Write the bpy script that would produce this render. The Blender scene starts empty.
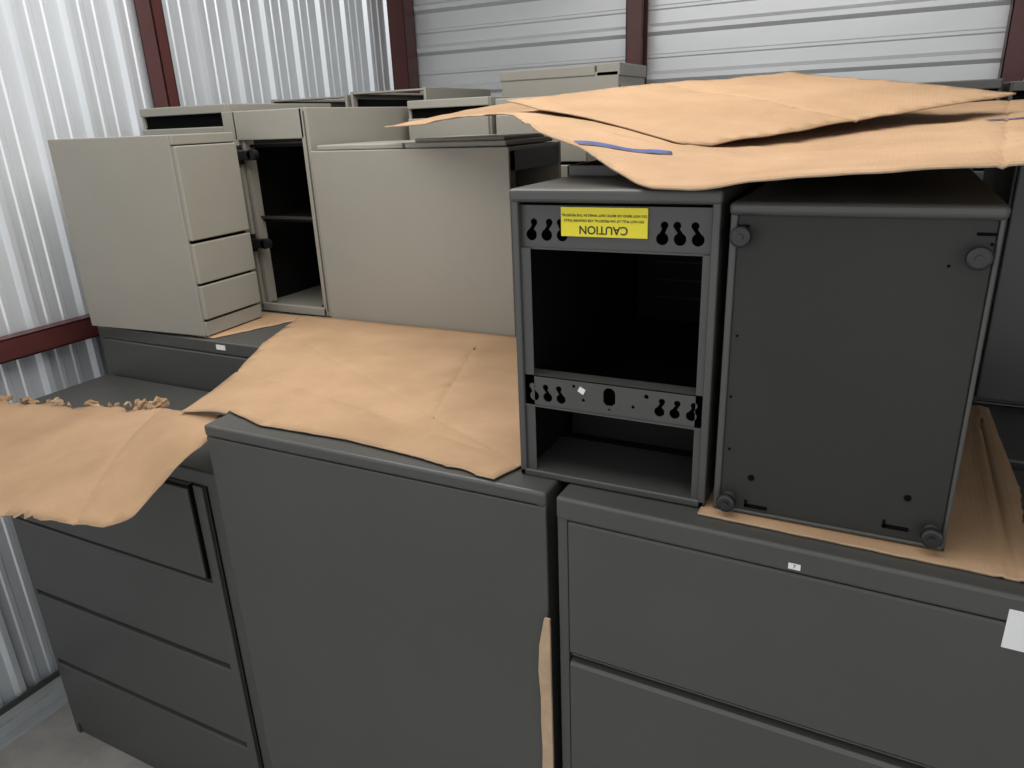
import bpy, bmesh, math, random
import numpy as np
from mathutils import Vector, Matrix, noise
random.seed(4)
scene = bpy.context.scene
scene.view_settings.view_transform = 'Standard'
scene.view_settings.exposure = 0.0
COL = scene.collection

# ------------------------------------------------------------ materials
def mat(name, col, rough=0.5, metal=0.0, var=0.08, scale=6.0, bump=0.02, bscale=120.0, stretch=(1,1,1), spec=0.5, col2=None, vr=0.0):
    m = bpy.data.materials.new(name); m.use_nodes = True
    nt = m.node_tree; N = nt.nodes; L = nt.links
    b = N['Principled BSDF']
    b.inputs['Metallic'].default_value = metal
    b.inputs['Roughness'].default_value = rough
    b.inputs['Specular IOR Level'].default_value = spec
    tc = N.new('ShaderNodeTexCoord'); mp = N.new('ShaderNodeMapping')
    mp.inputs['Scale'].default_value = stretch
    L.new(tc.outputs['Object'], mp.inputs['Vector'])
    n = N.new('ShaderNodeTexNoise'); n.inputs['Scale'].default_value = scale
    n.inputs['Detail'].default_value = 6; n.inputs['Roughness'].default_value = 0.6
    L.new(mp.outputs['Vector'], n.inputs['Vector'])
    r = N.new('ShaderNodeValToRGB')
    c1 = [c*(1-var) for c in col]; c2 = [c*(1+var) for c in (col2 or col)]
    r.color_ramp.elements[0].color = (*c1, 1); r.color_ramp.elements[1].color = (*c2, 1)
    r.color_ramp.elements[0].position = 0.3; r.color_ramp.elements[1].position = 0.7
    L.new(n.outputs['Fac'], r.inputs['Fac']); L.new(r.outputs['Color'], b.inputs['Base Color'])
    if vr:
        mr = N.new('ShaderNodeMapRange'); mr.inputs['To Min'].default_value = rough-vr; mr.inputs['To Max'].default_value = rough+vr
        mr.inputs['From Min'].default_value = .3; mr.inputs['From Max'].default_value = .7
        L.new(n.outputs['Fac'], mr.inputs['Value']); L.new(mr.outputs['Result'], b.inputs['Roughness'])
    if bump:
        n2 = N.new('ShaderNodeTexNoise'); n2.inputs['Scale'].default_value = bscale; n2.inputs['Detail'].default_value = 3
        L.new(mp.outputs['Vector'], n2.inputs['Vector'])
        bp = N.new('ShaderNodeBump'); bp.inputs['Strength'].default_value = bump*5; bp.inputs['Distance'].default_value = 0.002
        L.new(n2.outputs['Fac'], bp.inputs['Height']); L.new(bp.outputs['Normal'], b.inputs['Normal'])
    return m

M_DARK = mat('charcoal_paint', (.058,.058,.054), .38, var=.06, scale=3.5, bump=.006, bscale=400, vr=.05, spec=.55)
M_DARK2 = mat('charcoal_steel_bare', (.060,.060,.056), .42, var=.08, scale=5, bump=.02, bscale=300, spec=.5)
M_PAN = mat('black_base_panel', (.028,.028,.025), .55, var=.08, scale=4, bump=.02, bscale=300, spec=.3)
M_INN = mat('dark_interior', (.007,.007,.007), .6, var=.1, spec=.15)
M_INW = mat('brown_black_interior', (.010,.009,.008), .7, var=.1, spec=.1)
M_GAP = mat('black_gap', (.004,.004,.004), .9, var=.0, spec=.05)
M_BEI = mat('putty_paint', (.272,.256,.218), .40, var=.04, scale=3, bump=.008, bscale=400, spec=.45)
M_BLK = mat('black_plastic', (.012,.012,.013), .35, var=.0)
M_WAL = mat('galvalume_siding', (.76,.79,.82), .30, metal=.4, var=.05, scale=5, bump=.01, bscale=90, stretch=(1,1,.3))
M_WAL2 = mat('galvalume_siding_back', (.68,.695,.70), .36, metal=.25, var=.05, scale=4, bump=.01, bscale=90, stretch=(.3,1,1))
M_RED = mat('red_oxide_steel', (.085,.022,.02), .45, var=.15, scale=8)
M_SIL = mat('galvanised_trim', (.60,.62,.63), .35, metal=.4, var=.08, scale=10)
M_FLO = mat('concrete', (.42,.40,.37), .85, var=.2, scale=7, bump=.06, bscale=60)
M_WHT = mat('white_label', (.75,.75,.74), .6, var=.02)
M_YEL = mat('yellow_label', (.80,.68,.02), .45, var=.02)
M_INK = mat('black_ink', (.02,.02,.015), .6, var=.0)
M_BLU = mat('blue_marker', (.03,.06,.20), .6, var=.3, scale=30)

def cardboard_mat():
    m = mat('cardboard', (.335,.212,.120), .8, var=.09, scale=3.5, bump=.05, bscale=150, col2=(.385,.25,.148), spec=.2)
    nt = m.node_tree; N = nt.nodes; L = nt.links
    b = N['Principled BSDF']
    tc = N.new('ShaderNodeTexCoord')
    w = N.new('ShaderNodeTexWave'); w.inputs['Scale'].default_value = 38; w.inputs['Distortion'].default_value = .6
    L.new(tc.outputs['Object'], w.inputs['Vector'])
    bp = N.new('ShaderNodeBump'); bp.inputs['Strength'].default_value = .18; bp.inputs['Distance'].default_value = .001
    L.new(w.outputs['Fac'], bp.inputs['Height'])
    old = b.inputs['Normal'].links[0].from_node
    L.new(old.outputs['Normal'], bp.inputs['Normal']); L.new(bp.outputs['Normal'], b.inputs['Normal'])
    return m
M_CARD = cardboard_mat()
M_CARD2 = mat('cardboard_torn_pale', (.44,.31,.20), .9, var=.15, scale=20, bump=.08, bscale=150)

# ------------------------------------------------------------ builder
class B:
    def __init__(s, name):
        s.name = name; s.bm = bmesh.new(); s.mats = []
    def mi(s, m):
        if m not in s.mats: s.mats.append(m)
        return s.mats.index(m)
    def _merge(s, tb, m, M=None, smooth=False):
        i = s.mi(m)
        for f in tb.faces: f.material_index = i; f.smooth = smooth
        if M is not None: bmesh.ops.transform(tb, matrix=M, verts=tb.verts)
        me = bpy.data.meshes.new('t'); tb.to_mesh(me); tb.free()
        s.bm.from_mesh(me); bpy.data.meshes.remove(me)
    def box(s, x0,x1,y0,y1,z0,z1, m, bev=.002, M=None, seg=2):
        tb = bmesh.new(); bmesh.ops.create_cube(tb, size=1)
        T = Matrix.Translation(((x0+x1)/2,(y0+y1)/2,(z0+z1)/2)) @ Matrix.Diagonal((abs(x1-x0),abs(y1-y0),abs(z1-z0),1))
        bmesh.ops.transform(tb, matrix=T, verts=tb.verts)
        if bev:
            bev = min(bev, .45*min(abs(x1-x0),abs(y1-y0),abs(z1-z0)))
            bmesh.ops.bevel(tb, geom=list(tb.edges), offset=bev, segments=seg, profile=.5, affect='EDGES', clamp_overlap=True)
        s._merge(tb, m, M)
    def cyl(s, c, axis, r, d, m, r2=None, M=None, seg=28, bev=0):
        tb = bmesh.new()
        bmesh.ops.create_cone(tb, cap_ends=True, segments=seg, radius1=r, radius2=r if r2 is None else r2, depth=d)
        if bev:
            es = [e for e in tb.edges if len(e.link_faces)==2 and any(len(f.verts)>4 for f in e.link_faces)]
            bmesh.ops.bevel(tb, geom=es, offset=bev, segments=2, profile=.5, affect='EDGES')
        R = {'X':Matrix.Rotation(math.pi/2,4,'Y'),'Y':Matrix.Rotation(math.pi/2,4,'X'),'Z':Matrix.Identity(4)}[axis]
        bmesh.ops.transform(tb, matrix=Matrix.Translation(c)@R, verts=tb.verts)
        s._merge(tb, m, M)
    def mesh(s, me, M, m):
        tb = bmesh.new(); tb.from_mesh(me); s._merge(tb, m, M)
    def prism(s, pts, a, b2, axis, m):
        tb = bmesh.new()
        def P(p, t):
            return {'X':(t,p[0],p[1]),'Y':(p[0],t,p[1]),'Z':(p[0],p[1],t)}[axis]
        v0 = [tb.verts.new(P(p,a)) for p in pts]; v1 = [tb.verts.new(P(p,b2)) for p in pts]
        n = len(pts)
        tb.faces.new(v0); tb.faces.new(v1[::-1])
        for i in range(n): tb.faces.new((v0[i],v1[i],v1[(i+1)%n],v0[(i+1)%n]))
        bmesh.ops.recalc_face_normals(tb, faces=tb.faces)
        s._merge(tb, m)
    def done(s, world=None):
        me = bpy.data.meshes.new(s.name)
        vs = [v.co for v in s.bm.verts]
        c = Vector([(min(v[i] for v in vs)+max(v[i] for v in vs))/2 for i in range(3)])
        bmesh.ops.translate(s.bm, vec=-c, verts=s.bm.verts)
        s.bm.to_mesh(me); s.bm.free()
        for m in s.mats: me.materials.append(m)
        o = bpy.data.objects.new(s.name, me); COL.objects.link(o)
        o.matrix_world = (world or Matrix.Identity(4)) @ Matrix.Translation(c)
        return o

def plate_with_holes(w, h, holes, t=.0015):
    cu = bpy.data.curves.new('p','CURVE'); cu.dimensions='2D'; cu.fill_mode='BOTH'; cu.extrude=t/2
    def sp(pts):
        k = cu.splines.new('POLY'); k.points.add(len(pts)-1)
        for i,p in enumerate(pts): k.points[i].co = (p[0],p[1],0,1)
        k.use_cyclic_u = True
    sp([(0,0),(w,0),(w,h),(0,h)])
    for q in holes: sp(q)
    o = bpy.data.objects.new('p',cu); COL.objects.link(o)
    bpy.context.view_layer.update()
    dg = bpy.context.evaluated_depsgraph_get()
    me = bpy.data.meshes.new_from_object(o.evaluated_get(dg))
    bpy.data.objects.remove(o); return me
def text_mesh(txt, size, off=0):
    cu = bpy.data.curves.new('t','FONT'); cu.body = txt; cu.size=size; cu.align_x='CENTER'; cu.align_y='CENTER'; cu.extrude=.0001; cu.offset=off
    o = bpy.data.objects.new('t',cu); COL.objects.link(o)
    bpy.context.view_layer.update()
    dg = bpy.context.evaluated_depsgraph_get()
    me = bpy.data.meshes.new_from_object(o.evaluated_get(dg))
    bpy.data.objects.remove(o); return me
def circ(cx,cy,r,a0=0,a1=360,n=16):
    return [(cx+r*math.cos(math.radians(a0+(a1-a0)*i/n)), cy+r*math.sin(math.radians(a0+(a1-a0)*i/n))) for i in range(n+(0 if a1-a0==360 else 1))]
def keyhole(cx,cy,s=1,dx=.005):
    return circ(cx,cy,.0105*s,115,425,14)+circ(cx+dx,cy+.022*s,.0066*s,-50,230,10)

# ------------------------------------------------------------ room shell
LX = -2.75; BY = 4.04; RX = 2.9; FY = -1.3; CZ = 3.35
def siding(name, fixed, axis, a, b, z0, z1, pitch, prof, m, sign):
    pts = []; u = a
    while u < b:
        for (fu,fd) in prof:
            if u+fu*pitch <= b+1e-6: pts.append((u+fu*pitch, fd))
        u += pitch
    bm = bmesh.new(); prev=None
    for (u,d) in pts:
        if axis=='Y':
            v0 = bm.verts.new((fixed+sign*d,u,z0)); v1 = bm.verts.new((fixed+sign*d,u,z1))
        elif axis=='Z':
            v0 = bm.verts.new((z0,fixed+sign*d,u)); v1 = bm.verts.new((z1,fixed+sign*d,u))
        else:
            v0 = bm.verts.new((u,z0,fixed+sign*d)); v1 = bm.verts.new((u,z1,fixed+sign*d))
        if prev: bm.faces.new((prev[0],v0,v1,prev[1]))
        prev=(v0,v1)
    me = bpy.data.meshes.new(name); bm.to_mesh(me); bm.free(); me.materials.append(m)
    o = bpy.data.objects.new(name, me); COL.objects.link(o)
    md = o.modifiers.new('th','SOLIDIFY'); md.thickness=.001; md.offset=0
    return o
P1 = [(0,0),(.06,.022),(.16,.022),(.22,0),(.36,0),(.39,.005),(.46,.005),(.49,0),(.66,0),(.69,.005),(.76,.005),(.79,0)]
siding('wall_left', LX, 'Y', FY, BY, 0, CZ, .20, P1, M_WAL, +1)
P2 = [(0,0),(.08,.022),(.18,.022),(.26,0),(.52,0),(.55,.006),(.60,.006),(.63,0)]
siding('wall_back', BY, 'Z', 0.0, CZ, LX, RX, .225, P2, M_WAL2, -1)
siding('wall_right', RX, 'Y', FY, BY, 0, CZ, .3, P1, M_WAL, -1)
siding('ceiling', CZ, 'X', LX, RX, FY, BY, .3, P1, M_WAL, -1)
b = B('floor'); b.box(LX-.1,RX+.1,FY-4,BY+.1,-.1,0,M_FLO,0); b.done()

def cchan(name, x0,x1,y0,y1,z0,z1, along, open_dir):
    b = B(name); t=.006
    if along=='Z' and open_dir=='Y':
        b.box(x0,x1,y0,y0+t,z0,z1,M_RED,.001); b.box(x1-t,x1,y0,y1,z0,z1,M_RED,.001); b.box(x0,x0+t,y0,y1,z0,z1,M_RED,.001)
        b.box(x0,x0+.018,y1-t,y1,z0,z1,M_RED,.001); b.box(x1-.018,x1,y1-t,y1,z0,z1,M_RED,.001)
    elif along=='Z':
        b.box(x0,x0+t,y0,y1,z0,z1,M_RED,.001); b.box(x0,x1,y0,y0+t,z0,z1,M_RED,.001); b.box(x0,x1,y1-t,y1,z0,z1,M_RED,.001)
        b.box(x1-t,x1,y0,y0+.018,z0,z1,M_RED,.001)
    else:
        b.box(x0,x1,y0,y1,z1-t,z1,M_RED,.001); b.box(x1-t,x1,y0,y1,z0,z1,M_RED,.001); b.box(x0,x1,y0,y1,z0,z0+t,M_RED,.001)
    return b.done()
IN = LX+.025
cchan('steel_column', IN,IN+.09,2.20,2.255,0,CZ-.03,'Z','Y')
cchan('steel_column', IN,IN+.09,.35,.405,0,CZ-.03,'Z','Y')
cchan('steel_column', IN,IN+.11,BY-.14,BY-.03,0,CZ-.03,'Z','Y')
cchan('steel_column', -1.29,-1.205,BY-.13,BY-.03,0,CZ-.03,'Z','X')
cchan('steel_column', .36,.445,BY-.13,BY-.03,0,CZ-.03,'Z','X')
cchan('steel_column', 1.98,2.05,BY-.13,BY-.03,0,CZ-.03,'Z','X')
cchan('steel_girt', IN,IN+.055,.43,2.19,1.375,1.455,'Y','X')
cchan('steel_girt', IN,IN+.055,FY,.345,1.375,1.455,'Y','X')
cchan('steel_girt', IN,IN+.055,2.28,BY-.145,1.375,1.455,'Y','X')
b = B('baseboard_left'); b.box(IN,IN+.008,FY,BY-.15,0,.10,M_SIL,.001); b.box(IN,IN+.09,FY,.34,0,.008,M_SIL,.001); b.box(IN,IN+.06,.43,2.19,0,.012,M_SIL,.001); b.box(IN+.008,IN+.014,.43,2.19,.012,.055,M_SIL,.001); b.box(IN+.008,IN+.016,.43,2.19,.10,.125,M_DARK,.001); b.done()

# ------------------------------------------------------------ lateral files
def lateral_file(name, x0,x1,y0,y1,z1, nd, m=M_DARK, extra=None, base=.05, top=.045, plain=False, sr=.02, world=None):
    b = B(name)
    st=.02
    b.box(x0,x1,y0+.022,y1,0,z1-.006,m,.002)
    b.box(x0,x0+st,y0+.004,y0+.03,0,z1-.01,m,.002)
    b.box(x1-sr,x1,y0+.004,y0+.03,0,z1-.01,m,.002)
    b.box(x0-.001,x1+.001,y0,y1+.001,z1-top,z1,m,.006,seg=3)
    b.box(x0+st,x1-st,y0+.012,y0+.025,0,base,m,.002)
    if plain:
        b.box(x0,x1,y0+.0015,y0+.026,0.03,z1-top-.0015,m,.003)
    else:
        b.box(x0+st,x1-sr,y0+.018,y0+.0235,base,z1-top,M_GAP,0)
        H = z1-top-base; dh = H/nd
        for i in range(nd):
            a = base+i*dh+.004; c = base+(i+1)*dh-.004
            if i==nd-1: c = base+(i+1)*dh-.002
            X0=x0+st+.003; X1=x1-sr-.003
            prof=[(y0+.019,a),(y0+.003,a),(y0+.001,a+.003),(y0+.001,c-.022),(y0+.005,c-.015),(y0+.013,c-.012),(y0+.019,c-.011)]
            if i==nd-1: prof=[(y0+.019,a),(y0+.003,a),(y0+.001,a+.003),(y0+.001,c-.004),(y0+.004,c),(y0+.019,c)]
            b.prism(prof,X0,X1,'X',m)
            if i<nd-1: b.box(X0,X1,y0+.010,y0+.019,c-.004,c,m,.001)
    if extra: extra(b)
    return b.done(world)

def left_extra(b):
    b.box(-2.45,-1.552,1.128,1.146,.948,1.225,M_DARK,.003)
    b.box(-1.548,-1.542,1.130,1.146,.948,1.235,M_GAP,0)
    b.box(-1.498,-1.494,1.143,1.147,.02,1.235,M_GAP,0)
    b.box(-1.540,-1.505,1.136,1.147,.02,1.235,M_DARK,.003)
lateral_file('lateral_file_cabinet', -2.49,-1.375,1.142,1.59,1.28,4,extra=left_extra,sr=.165)
lateral_file('storage_cabinet', -1.36,-.492,1.065,1.51,1.462,1,plain=True,top=.028)
def centre_extra(b):
    b.box(-.075,-.057,1.0637,1.0655,1.423,1.433,M_WHT,0)
    b.mesh(text_mesh('7',.009), Matrix.Translation((-.066,1.0634,1.428))@Matrix.Rotation(math.pi/2,4,'X'), M_INK)
    b.box(.214,.275,1.0635,1.0655,1.375,1.438,M_WHT,0)
pv=Vector((-.482,1.065,0))
RW=Matrix.Translation(pv+Vector((.003,.001,0)))@Matrix.Rotation(math.radians(-1.35),4,'Z')@Matrix.Translation(-pv)
lateral_file('lateral_file_cabinet', -.474,.432,1.065,1.50,1.46,4,extra=centre_extra,base=.235,world=RW)
lateral_file('lateral_file_cabinet', .45,1.35,1.055,1.50,1.46,4)
def row_extra(b): b.box(-1.905,-1.865,1.5985,1.601,1.432,1.448,M_WHT,0)
xs = [(-2.5,-1.45),(-1.44,-.50),(-.49,.425),(.435,1.35)]
for r,(ya,yb) in enumerate([(1.60,2.05),(2.06,2.51),(2.53,2.98),(3.0,3.45)]):
    for i,(xa,xb) in enumerate(xs):
        y0 = ya-.07 if (r==0 and i>=2) else ya
        lateral_file('lateral_file_cabinet', xa,xb,y0,yb,1.46,4, extra=row_extra if (r==0 and i==0) else None)

# ------------------------------------------------------------ pedestals
def pedestal(name, M, w, d, h, m, drawers=(), open_top=True, open_front=False, extra=None, inner=M_INN):
    b = B(name); t=.012
    b.box(0,t,0.0,d,0,h,m,.003); b.box(w-t,w,0.0,d,0,h,m,.003)
    b.box(t-.002,w-t+.002,d-.012,d,0,h-.002,m,.002)
    b.box(t-.002,w-t+.002,.002,d-.01,0,.016,m,.002)
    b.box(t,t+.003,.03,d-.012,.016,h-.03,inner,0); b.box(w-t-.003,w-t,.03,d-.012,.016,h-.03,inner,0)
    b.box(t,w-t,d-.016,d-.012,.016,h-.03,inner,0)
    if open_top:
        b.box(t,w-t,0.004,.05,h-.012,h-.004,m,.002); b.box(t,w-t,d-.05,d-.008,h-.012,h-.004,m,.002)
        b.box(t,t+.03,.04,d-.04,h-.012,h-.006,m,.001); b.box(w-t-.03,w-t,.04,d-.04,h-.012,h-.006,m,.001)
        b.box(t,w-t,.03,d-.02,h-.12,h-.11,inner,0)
    else:
        b.box(t-.002,w-t+.002,.002,d-.004,h-.012,h-.001,m,.002)
    if drawers:
        b.box(t,w-t,.008,.014,.016,h-.012,M_GAP,0)
        for (a,c) in drawers:
            b.box(.006,w-.006,-.016,.010,a,c,m,.004,seg=3)
            b.box(.02,w-.02,-.004,.012,c,c+.006,M_GAP,0)
        b.box(.004,w-.004,-.010,.01,h-.030,h,m,.003)
        b.box(.004,w-.004,-.010,.01,0,drawers[0][0]-.008,m,.003)
    if extra: extra(b)
    return b.done(M)

Z2 = 1.462
M1 = Matrix.Translation((-1.955,1.605,Z2+.007))@Matrix.Rotation(math.radians(94),4,'Z')
pedestal('drawer_pedestal', M1, .272,.525,.628,M_BEI,drawers=[(.055,.165),(.173,.300),(.310,.595)])

def p2(b):
    w,h=.37,.70; m=M_BEI
    b.box(.010,.060,.0,.018,.0,h,m,.002)
    b.box(.066,.082,.010,.05,.03,h-.09,m,.001)
    b.box(w-.022,w-.008,.0,.016,0,h,m,.002)
    b.box(.05,w-.01,.0,.018,h-.095,h,m,.003)
    b.box(.05,w-.01,.0,.014,0,.03,m,.003)
    b.box(.082,w-.02,.03,.04,.335,.345,M_PAN,.001)
    b.box(.055,w-.02,.04,.56,.325,.335,M_INW,.001)
    for z in (.540,.235):
        b.box(.055,.125,-.016,.006,z,z+.034,M_BLK,.004); b.cyl((.125,-.005,z+.017),'Y',.018,.022,M_BLK)
        b.box(.046,.070,-.010,.004,z-.014,z+.050,M_BLK,.002)
    b.box(w-.05,w-.02,.02,.06,.015,.035,M_BLK,.003)
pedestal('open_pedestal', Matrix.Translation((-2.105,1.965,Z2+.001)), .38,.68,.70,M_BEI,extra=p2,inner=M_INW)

b = B('lying_pedestal'); x0,x1,y0,y1,z0,z1=-1.712,-.985,1.945,2.33,Z2+.001,2.028
b.box(x0,x1,y0,y0+.012,z0,z1,M_BEI,.003); b.box(x0,x1,y1-.012,y1,z0,z1,M_BEI,.003)
b.box(x0,x1-.004,y0+.01,y1-.01,z1-.012,z1-.001,M_BEI,.002); b.box(x0,x1-.004,y0+.01,y1-.01,z0,z0+.012,M_BEI,.002)
b.box(x0,x0+.012,y0+.01,y1-.01,z0+.01,z1-.01,M_BEI,.002)
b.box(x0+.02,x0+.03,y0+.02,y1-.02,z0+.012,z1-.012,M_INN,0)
b.box(x1-.03,x1-.004,y0+.012,y0+.05,z0+.012,z1-.012,M_DARK2,.002)
b.box(x1-.03,x1-.004,y0+.012,y1-.012,z1-.07,z1-.012,M_DARK2,.002)
b.box(x1-.03,x1-.004,y0+.012,y1-.012,1.72,1.76,M_DARK2,.002)
b.done()
b = B('drawer_front_panel'); b.box(-1.70,-1.36,1.965,2.30,2.029,2.045,M_BEI,.004,seg=3); b.done()
b = B('drawer_front_panel'); b.box(-1.35,-1.00,1.962,2.30,2.029,2.045,M_BEI,.004,seg=3); b.box(-1.33,-1.02,1.99,2.28,2.045,2.056,M_BEI,.003); b.done()

T = Matrix.Translation
D3=[(.055,.33),(.34,.48),(.49,.655)]
pedestal('drawer_pedestal', T((-2.58,2.02,Z2)), .455,.56,.730,M_BEI,drawers=D3)
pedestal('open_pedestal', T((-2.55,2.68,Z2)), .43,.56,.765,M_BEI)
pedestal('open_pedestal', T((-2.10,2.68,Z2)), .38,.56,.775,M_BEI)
pedestal('drawer_pedestal', T((-1.69,2.50,Z2)), .36,.50,.72,M_BEI,drawers=D3)
pedestal('drawer_pedestal', T((-1.31,2.50,Z2)), .36,.50,.71,M_BEI,drawers=D3)
b = B('cabinet_shell'); b.box(-1.56,-1.03,3.04,3.40,Z2,2.27,M_BEI,.004); b.box(-1.565,-1.13,3.035,3.405,2.255,2.295,M_BEI,.004); b.box(-1.125,-1.025,3.04,3.405,2.25,2.300,M_BEI,.004); b.box(-1.03,-1.022,3.07,3.37,1.6,2.22,M_BEI,.002); b.done()

def floor_tray(b,x0,x1,y0,y1,z0,z1,m=M_DARK,inner=M_INN):
    t=.013
    b.box(x0,x0+t,y0,y1,z0,z1-.004,m,.003,seg=3); b.box(x1-t,x1,y0,y1,z0,z1-.004,m,.003,seg=3)
    b.box(x0,x1,y0,y1,z0,z0+.014,m,.003,seg=3); b.box(x0-.002,x1+.002,y0-.004,y1,z1-.022,z1,m,.006,seg=3)
    b.box(x0+t,x1-t,y1-.02,y1,z0+.01,z1-.01,m,.002)
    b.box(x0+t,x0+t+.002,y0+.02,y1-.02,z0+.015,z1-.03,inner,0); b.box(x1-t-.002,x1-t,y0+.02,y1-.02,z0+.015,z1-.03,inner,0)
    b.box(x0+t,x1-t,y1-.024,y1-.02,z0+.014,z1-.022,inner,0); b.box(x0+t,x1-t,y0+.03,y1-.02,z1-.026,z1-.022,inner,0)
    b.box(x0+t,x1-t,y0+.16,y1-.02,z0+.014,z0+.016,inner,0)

b = B('pedestal_shell'); x0,x1,y0,y1,z0,z1 = -.567,-.219,1.12,1.82,Z2,1.992
floor_tray(b,x0,x1,y0,y1,z0,z1)
xi0,xi1 = x0+.013,x1-.013; W=xi1-xi0
def rail(za,zb,yy,mid=False):
    h=zb-za; holes=[]
    if not mid:
        for i,cx in enumerate((.018,.046,.074)): holes.append(keyhole(cx,.022,.95,.005 if i!=2 else -.003))
        for i,cx in enumerate((W-.078,W-.050,W-.022)): holes.append(keyhole(cx,.022,.95,-.005 if i else .003))
    else:
        for i,cx in enumerate((.018,.044,.070)): holes.append(keyhole(cx,.018,.85,-.004))
        for i,cx in enumerate((W-.072,W-.046,W-.018)): holes.append(keyhole(cx,.020,.85,.004))
        holes.append(circ(W/2,.040,.011,0,180,10)+[(W/2-.011,.024),(W/2-.005,.018),(W/2+.005,.018),(W/2+.011,.024)])
        holes.append(circ(.113,.022,.003)); holes.append(circ(W-.118,.022,.003)); holes.append(circ(W/2,.011,.002))
        holes.append(circ(.095,.046,.003)); holes.append(circ(W-.095,.044,.004))
    me = plate_with_holes(W,h,holes,.002)
    b.mesh(me, T((xi0,yy,za))@Matrix.Rotation(math.pi/2,4,'X'), M_DARK2)
    b.box(xi0,xi1,yy-.001,yy+.035,zb-.002,zb,M_DARK2,0); b.box(xi0,xi1,yy-.004,yy+.03,za-.002,za+.001,M_DARK2,0)
    b.box(xi0,xi1,yy+.034,yy+.036,za,zb,M_GAP,0)
rail(1.893,1.966,1.135); rail(1.606,1.664,1.128,True)
b.box(xi0,xi0+.018,1.127,1.129,z0+.014,1.893,M_DARK2,0)
b.box(xi1-.012,xi1,1.127,1.129,z0+.014,1.893,M_DARK2,0)
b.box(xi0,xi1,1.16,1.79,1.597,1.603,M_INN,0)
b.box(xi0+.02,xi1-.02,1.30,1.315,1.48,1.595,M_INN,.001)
for k in range(5): b.box(xi0+.05,xi1-.05,1.792,1.794,1.66+.045*k,1.663+.045*k,M_PAN,0)
lx0,lx1 = -.480,-.333
b.box(lx0,lx1,1.1305,1.1335,1.915,1.962,M_YEL,0)
Rt = Matrix.Rotation(math.pi/2,4,'X')@Matrix.Rotation(math.pi,4,'Z')
cx=(lx0+lx1)/2
b.mesh(text_mesh('CAUTION',.0185,.0003), T((cx,1.130,1.9265))@Rt, M_INK)
b.mesh(text_mesh('DO NOT PULL UP ON PEDESTAL, USE DRAWER PULLS',.0056,.00008), T((cx,1.130,1.9410))@Rt, M_INK)
b.mesh(text_mesh('DO NOT BEND OR MOVE UNIT WHILE IN THE PEDESTAL',.0056,.00008), T((cx,1.130,1.9495))@Rt, M_INK)
b.box(-.450,-.438,1.1255,1.1275,1.641,1.651,M_WHT,0,M=T((-.444,0,1.646))@Matrix.Rotation(.5,4,'Y')@T((.444,0,-1.646)))
b.done()

b = B('pedestal_underside'); x0,x1,y0,y1,z0,z1 = -.205,.137,1.12,1.78,Z2+.006,1.975
b.box(x0,x1,y0+.01,y1,z0,z1-.008,M_DARK,.003)
b.box(x0,x0+.011,y0,y0+.03,z0,z1-.004,M_DARK,.003,seg=3); b.box(x1-.006,x1,y0,y0+.03,z0,z1-.004,M_DARK,.002)
b.box(x0,x1,y0,y0+.03,z0,z0+.006,M_DARK,.002)
b.box(x0-.002,x1+.003,y0-.006,y1,z1-.020,z1,M_DARK,.008,seg=4)
b.box(x0+.010,x1-.006,y0+.004,y0+.014,z0+.005,z1-.018,M_PAN,.002)
def uv(u,v): return (x0+(x1-x0)*u, z0+(z1-z0)*v)
for (u,v) in ((.055,.905),(.93,.87),(.07,.045),(.94,.055)):
    X,Z = uv(u,v)
    b.cyl((X,y0-.002,Z),'Y',.011,.014,M_DARK2); b.cyl((X,y0-.016,Z),'Y',.0155,.014,M_BLK,bev=.004)
    b.cyl((X,y0-.0245,Z),'Y',.005,.004,M_BLK)
for (u,v) in ((.17,.13),(.83,.15)):
    X,Z = uv(u,v); b.cyl((X,y0+.0035,Z),'Y',.005,.003,M_GAP)
for (u,v) in ((.84,.84),(.97,.90),(.06,.60),(.05,.40),(.06,.22)):
    X,Z = uv(u,v); b.cyl((X,y0+.0035,Z),'Y',.002,.003,M_GAP)
for (u,v) in ((.20,.028),(.80,.045)):
    X,Z = uv(u,v); b.box(X-.018,X+.018,y0+.002,y0+.005,Z-.003,Z+.003,M_GAP,0); b.box(X-.018,X-.014,y0+.002,y0+.005,Z-.003,Z+.010,M_GAP,0)
for (u,v) in ((.045,.93),(.95,.925)):
    X,Z = uv(u,v); b.box(X-.012,X+.012,y0+.002,y0+.005,Z-.002,Z+.002,M_GAP,0)
b.done()

pedestal('drawer_pedestal', T((-.62,1.86,Z2)), .37,.56,.56,M_DARK,open_top=False,drawers=[(.03,.30),(.31,.42),(.43,.525)])
pedestal('drawer_pedestal', T((-.22,1.84,Z2)), .37,.56,.56,M_DARK,open_top=False,drawers=[(.03,.30),(.31,.42),(.43,.525)])
pedestal('cabinet_box', T((.22,1.83,Z2)), .38,.56,.56,M_DARK,open_top=False,drawers=[(.012,.525)])
pedestal('cabinet_box', T((.62,1.83,Z2)), .38,.56,.56,M_DARK,open_top=False,drawers=[(.012,.525)])
D4=[(.03,.30),(.31,.42),(.43,.60)]
pedestal('drawer_pedestal', T((-.10,2.92,Z2)), .38,.48,.70,M_DARK,open_top=True,drawers=D4)
pedestal('drawer_pedestal', T((.30,2.92,Z2)), .38,.48,.69,M_DARK,open_top=True,drawers=D4)
pedestal('drawer_pedestal', T((-.52,2.92,Z2)), .38,.48,.69,M_DARK,open_top=True,drawers=D4)
b = B('pencil_tray'); x0,x1,y0,y1,z0,z1=-.555,-.33,1.34,1.60,1.993,2.014
b.box(x0,x1,y0,y1,z0,z0+.004,M_DARK,.001)
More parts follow.
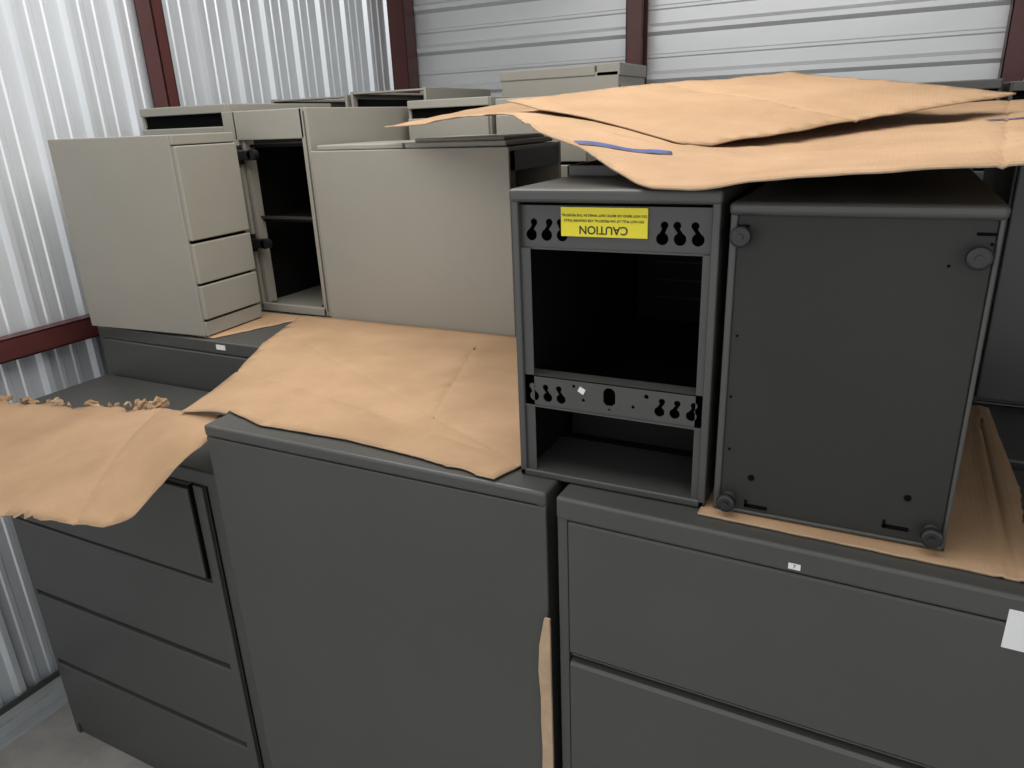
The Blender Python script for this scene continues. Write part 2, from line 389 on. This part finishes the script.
for q in ((x0,x0+.006,y0,y1),(x1-.006,x1,y0,y1),(x0,x1,y0,y0+.006),(x0,x1,y1-.006,y1)): b.box(*q,z0,z1,M_DARK,.002)
b.box(x0+.1,x0+.106,y0,y1,z0,z1-.006,M_DARK,.001)
b.done()

# ------------------------------------------------------------ cardboard
def tps(ctrl):
    P = np.array(ctrl,float); n=len(P); X=P[:,:2]; z=P[:,2]
    def phi(r): return np.where(r>1e-9, r*r*np.log(np.maximum(r,1e-9)),0)
    D = np.linalg.norm(X[:,None]-X[None],axis=2)
    A = np.zeros((n+3,n+3)); A[:n,:n]=phi(D)+np.eye(n)*1e-4; A[:n,n]=1; A[:n,n+1:]=X; A[n,:n]=1; A[n+1:,:n]=X.T
    w = np.linalg.solve(A, np.concatenate([z,[0,0,0]]))
    def f(x,y):
        r = np.hypot(X[:,0]-x, X[:,1]-y)
        return float(phi(r)@w[:n] + w[n]+w[n+1]*x+w[n+2]*y)
    return f
def sheet(name, poly, ctrl, thick=.005, cell=.035, jag=.0015, torn=(), tornamp=.012, amp=.004, m=M_CARD, minz=None, seed=0, f=None, crease=()):
    f = f or tps(ctrl)
    bm = bmesh.new(); pts=[]
    n=len(poly)
    for i in range(n):
        a=Vector(poly[i]); c=Vector(poly[(i+1)%n]); L=(c-a).length; k=max(2,int(L/.012)); nrm=Vector((-(c-a).y,(c-a).x)).normalized()
        for j in range(k):
            p = a.lerp(c,j/k); A = tornamp if i in torn else jag
            e = min(1,4*min(j,k-j)/k)
            o = (noise.noise(Vector((p.x*23,p.y*23,seed)))*A + (random.random()-.5)*A*.8)*e
            pts.append(p+nrm*o)
    vs=[bm.verts.new((p.x,p.y,0)) for p in pts]; bm.faces.new(vs)
    xs_=[p.x for p in pts]; ys_=[p.y for p in pts]
    x=min(xs_)+cell
    while x<max(xs_):
        bmesh.ops.bisect_plane(bm, geom=bm.verts[:]+bm.edges[:]+bm.faces[:], plane_co=(x,0,0), plane_no=(1,0,0)); x+=cell
    y=min(ys_)+cell
    while y<max(ys_):
        bmesh.ops.bisect_plane(bm, geom=bm.verts[:]+bm.edges[:]+bm.faces[:], plane_co=(0,y,0), plane_no=(0,1,0)); y+=cell
    for (cx_,cy_,nx,ny,dep) in crease:
        bmesh.ops.bisect_plane(bm, geom=bm.verts[:]+bm.edges[:]+bm.faces[:], plane_co=(cx_,cy_,0), plane_no=(nx,ny,0))
        for s in (-.006,.006):
            l=math.hypot(nx,ny); bmesh.ops.bisect_plane(bm, geom=bm.verts[:]+bm.edges[:]+bm.faces[:], plane_co=(cx_+nx/l*s,cy_+ny/l*s,0), plane_no=(nx,ny,0))
    bmesh.ops.triangulate(bm, faces=[q for q in bm.faces if len(q.verts)>4])
    for v in bm.verts:
        z = f(v.co.x,v.co.y) + amp*noise.noise(Vector((v.co.x*5,v.co.y*5,seed))) + amp*.4*noise.noise(Vector((v.co.x*16,v.co.y*16,seed)))
        for (cx_,cy_,nx,ny,dep) in crease:
            l=math.hypot(nx,ny); d=abs((v.co.x-cx_)*nx+(v.co.y-cy_)*ny)/l
            if d<.005: z-=dep
        if minz: z = max(z, minz(v.co.x,v.co.y))
        v.co.z = z
    bmesh.ops.recalc_face_normals(bm, faces=bm.faces)
    if sum(q.normal.z for q in bm.faces)<0: bmesh.ops.reverse_faces(bm, faces=bm.faces)
    for q in bm.faces: q.smooth=True
    me=bpy.data.meshes.new(name); bm.to_mesh(me); bm.free(); me.materials.append(m); me.materials.append(M_CARD2)
    o=bpy.data.objects.new(name,me); COL.objects.link(o)
    s=o.modifiers.new('thick','SOLIDIFY'); s.thickness=thick; s.offset=1; s.material_offset_rim=1; s.use_even_offset=False
    return o, f

sheet('cardboard_sheet', [(-.225,1.098),(.245,1.085),(.262,1.40),(.250,1.79),(.0,1.80),(-.2,1.79)],
      [(-.2,1.1,1.4615),(.24,1.1,1.4615),(.25,1.79,1.4615),(-.2,1.79,1.4615),(0,1.4,1.4615)], thick=.0045, amp=.0, torn=(1,), tornamp=.008, crease=((.215,1.4,1,-.03,-.002),(.235,1.4,1,0,-.002)))
sheet('cardboard_sheet', [(-2.40,1.64),(-1.93,1.615),(-1.80,1.94),(-2.35,1.94)],
      [(-2.4,1.64,1.4612),(-1.9,1.6,1.4612),(-1.86,1.94,1.4612),(-2.35,1.94,1.4612)], thick=.004, amp=.0, torn=(1,), tornamp=.008)
def mz(x,y): return 1.4660 if (x>-1.37 or y>1.58) else 0
sheet('cardboard_sheet', [(-1.56,1.165),(-1.36,1.145),(-1.22,1.105),(-.98,1.115),(-.80,1.10),(-.60,1.072),(-.574,1.15),(-.574,1.75),(-.96,1.940),(-1.30,1.940),(-1.68,1.940),(-1.84,1.93),(-1.72,1.66),(-1.60,1.40)],
      [(-1.56,1.165,1.425),(-1.40,1.15,1.455),(-1.2,1.12,1.464),(-.98,1.12,1.464),(-.6,1.08,1.466),(-.6,1.6,1.464),(-1.0,1.9,1.464),(-1.6,1.9,1.464),(-1.84,1.93,1.464),(-1.1,1.4,1.478),(-1.62,1.6,1.475),(-1.60,1.38,1.452),(-1.3,1.3,1.470),(-1.3,1.7,1.468)],
      thick=.0035, amp=.010, torn=(4,), tornamp=.006, minz=mz, seed=3, crease=((-1.2,1.30,.25,1,.003),(-.80,1.1,1,.35,.003),(-.70,1.2,.5,1,.002)))
f_l = tps([(-1.41,1.175,1.437),(-1.54,1.17,1.418),(-1.38,1.05,1.402),(-1.40,.99,1.37),(-1.42,.93,1.325),(-1.43,.875,1.30),(-1.56,.81,1.30),(-1.75,.783,1.285),(-2.1,.76,1.28),(-2.55,.80,1.28),(-2.53,1.236,1.296),(-2.26,1.264,1.302),(-1.99,1.287,1.33),(-1.753,1.246,1.378),(-2.0,1.05,1.31),(-1.7,1.0,1.345)])
L1 = [(-1.372,1.17),(-1.372,1.055),(-1.385,1.02),(-1.415,.94),(-1.42,.885),(-1.46,.84),(-1.56,.808),(-1.75,.783),(-2.1,.76),(-2.54,.78),(-2.55,1.236),(-2.26,1.264),(-1.99,1.287),(-1.753,1.246),(-1.56,1.18)]
o,_ = sheet('cardboard_sheet', L1, None, thick=.004, torn=(6,7,10,11,12), tornamp=.026, amp=.008, seed=8, f=f_l, crease=((-1.62,1.0,1,.5,.003),),
      minz=lambda x,y: 1.284 if y>1.12 and y<1.6 else 0)
b = B('torn_tufts')
for i in range(24):
    t=random.random(); seg=[(-2.55,1.246),(-2.26,1.274),(-1.99,1.295),(-1.78,1.26)]
    k=min(2,int(t*3)); a=Vector(seg[k]).lerp(Vector(seg[k+1]), t*3-k)
    z=max(f_l(a.x,a.y),1.284)+.006; s=random.uniform(.006,.013)*(1.6 if random.random()<.25 else 1)
    tb=bmesh.new(); bmesh.ops.create_icosphere(tb,subdivisions=3,radius=s)
    for v in tb.verts:
        v.co *= 1+1.1*noise.noise(v.co*90+Vector((i,0,0))); v.co.z*=.9
    b._merge(tb,random.choice((M_CARD2,M_CARD,M_CARD)),T((a.x,a.y+random.uniform(-.006,.018),z))@Matrix.Rotation(random.random()*6,4,'Z')@Matrix.Diagonal((1.3,.4,1.1,1)))
tufts=b.done(); tufts.parent=o; tufts.matrix_parent_inverse=o.matrix_world.inverted()

c2=[(-.315,1.095,1.994),(-.1,1.09,2.006),(.15,1.10,2.024),(.4,1.06,2.035),(-.60,1.31,2.078),(-.87,1.72,2.115),(-1.40,1.95,2.094),(-1.1,1.85,2.106),(.7,2.0,2.06),(-.3,1.55,2.022),(.1,1.6,2.036),(0,2.2,2.065),(-1.0,2.25,2.155),(-.4,2.5,2.12),(.4,2.5,2.09),(-.45,1.2,2.036)]
f2=tps(c2)
o2,_=sheet('cardboard_sheet', [(-.315,1.095),(-.1,1.085),(.15,1.09),(.45,1.05),(.75,1.9),(.45,2.5),(-.4,2.6),(-1.05,2.25),(-1.41,1.95),(-.86,1.70),(-.60,1.31)],
      None, thick=.004, amp=.009, torn=(8,), tornamp=.006, seed=5, f=f2, crease=((0,1.45,.05,1,.003),(.12,1.1,1,-.1,.003)))
c1=[(-.375,1.49,2.030),(-.885,1.76,2.142),(-.31,2.45,2.195),(.24,2.2,2.108),(-.3,2.0,2.125),(-.07,1.845,2.070),(-.62,1.63,2.085)]
f1=tps(c1)
sheet('cardboard_sheet', [(-.375,1.49),(-.07,1.845),(.24,2.2),(-.02,2.33),(-.31,2.45),(-.60,2.1),(-.89,1.76)], None, thick=.004, amp=.006, seed=9, f=f1, crease=((-.3,1.95,.55,1,.003),),
      minz=lambda x,y: f2(x,y)+.009)
ob,_=sheet('blue_marker_stripe', [(-.505,1.25),(-.36,1.36),(-.350,1.330),(-.485,1.228)], None, thick=.0006, amp=.009, jag=.001, m=M_BLU, seed=5, f=lambda x,y: f2(x,y)+.0052)
ob.parent=o2
ob,_=sheet('blue_marker_stripe_b', [(.17,2.02),(.34,2.12),(.345,2.09),(.18,1.99)], None, thick=.0006, amp=.009, jag=.001, m=M_BLU, seed=5, f=lambda x,y: f2(x,y)+.0055)
ob.parent=o2

b=B('cardboard_strip')
L=[(-.490-.014-.016*abs(noise.noise(Vector((i*.7,2,0)))) + (.010 if i==0 else 0), 1.20-.065*i) for i in range(16)]
Rr=[(-.483,z) for (_,z) in L][::-1]
b.prism(L+Rr,1.050,1.056,'Y',M_CARD2); b.done()

# ------------------------------------------------------------ camera
p=math.radians(19.9); yaw=math.radians(27.3); a=math.radians(2.36)
h=Vector((-math.sin(yaw),math.cos(yaw),0)); r=Vector((math.cos(yaw),math.sin(yaw),0)); zz=Vector((0,0,1))
F=h*math.cos(p)-zz*math.sin(p); U0=h*math.sin(p)+zz*math.cos(p)
R=r*math.cos(a)-U0*math.sin(a); U=U0*math.cos(a)+r*math.sin(a)
cam=bpy.data.cameras.new('camera'); co=bpy.data.objects.new('camera',cam); COL.objects.link(co)
cam.sensor_width=36; cam.lens=730/1024*36; cam.clip_start=.02
Mx=Matrix((R,U,-F)).transposed().to_4x4(); Mx.translation=(0,0,2.1); co.matrix_world=Mx
scene.camera=co

# ------------------------------------------------------------ light
w=bpy.data.worlds.new('sky'); scene.world=w; w.use_nodes=True
bg=w.node_tree.nodes['Background']; bg.inputs['Color'].default_value=(.95,.98,1,1); bg.inputs['Strength'].default_value=1.2
s=bpy.data.lights.new('overhead_fill','AREA'); s.shape='RECTANGLE'; s.size=2.8; s.size_y=2.0; s.energy=76; s.color=(1,.985,.96)  # added fill lamp under the solid ceiling, brightens cabinet tops and cardboard
so=bpy.data.objects.new('overhead_fill',s); COL.objects.link(so); so.location=(-.9,1.4,CZ-.06)
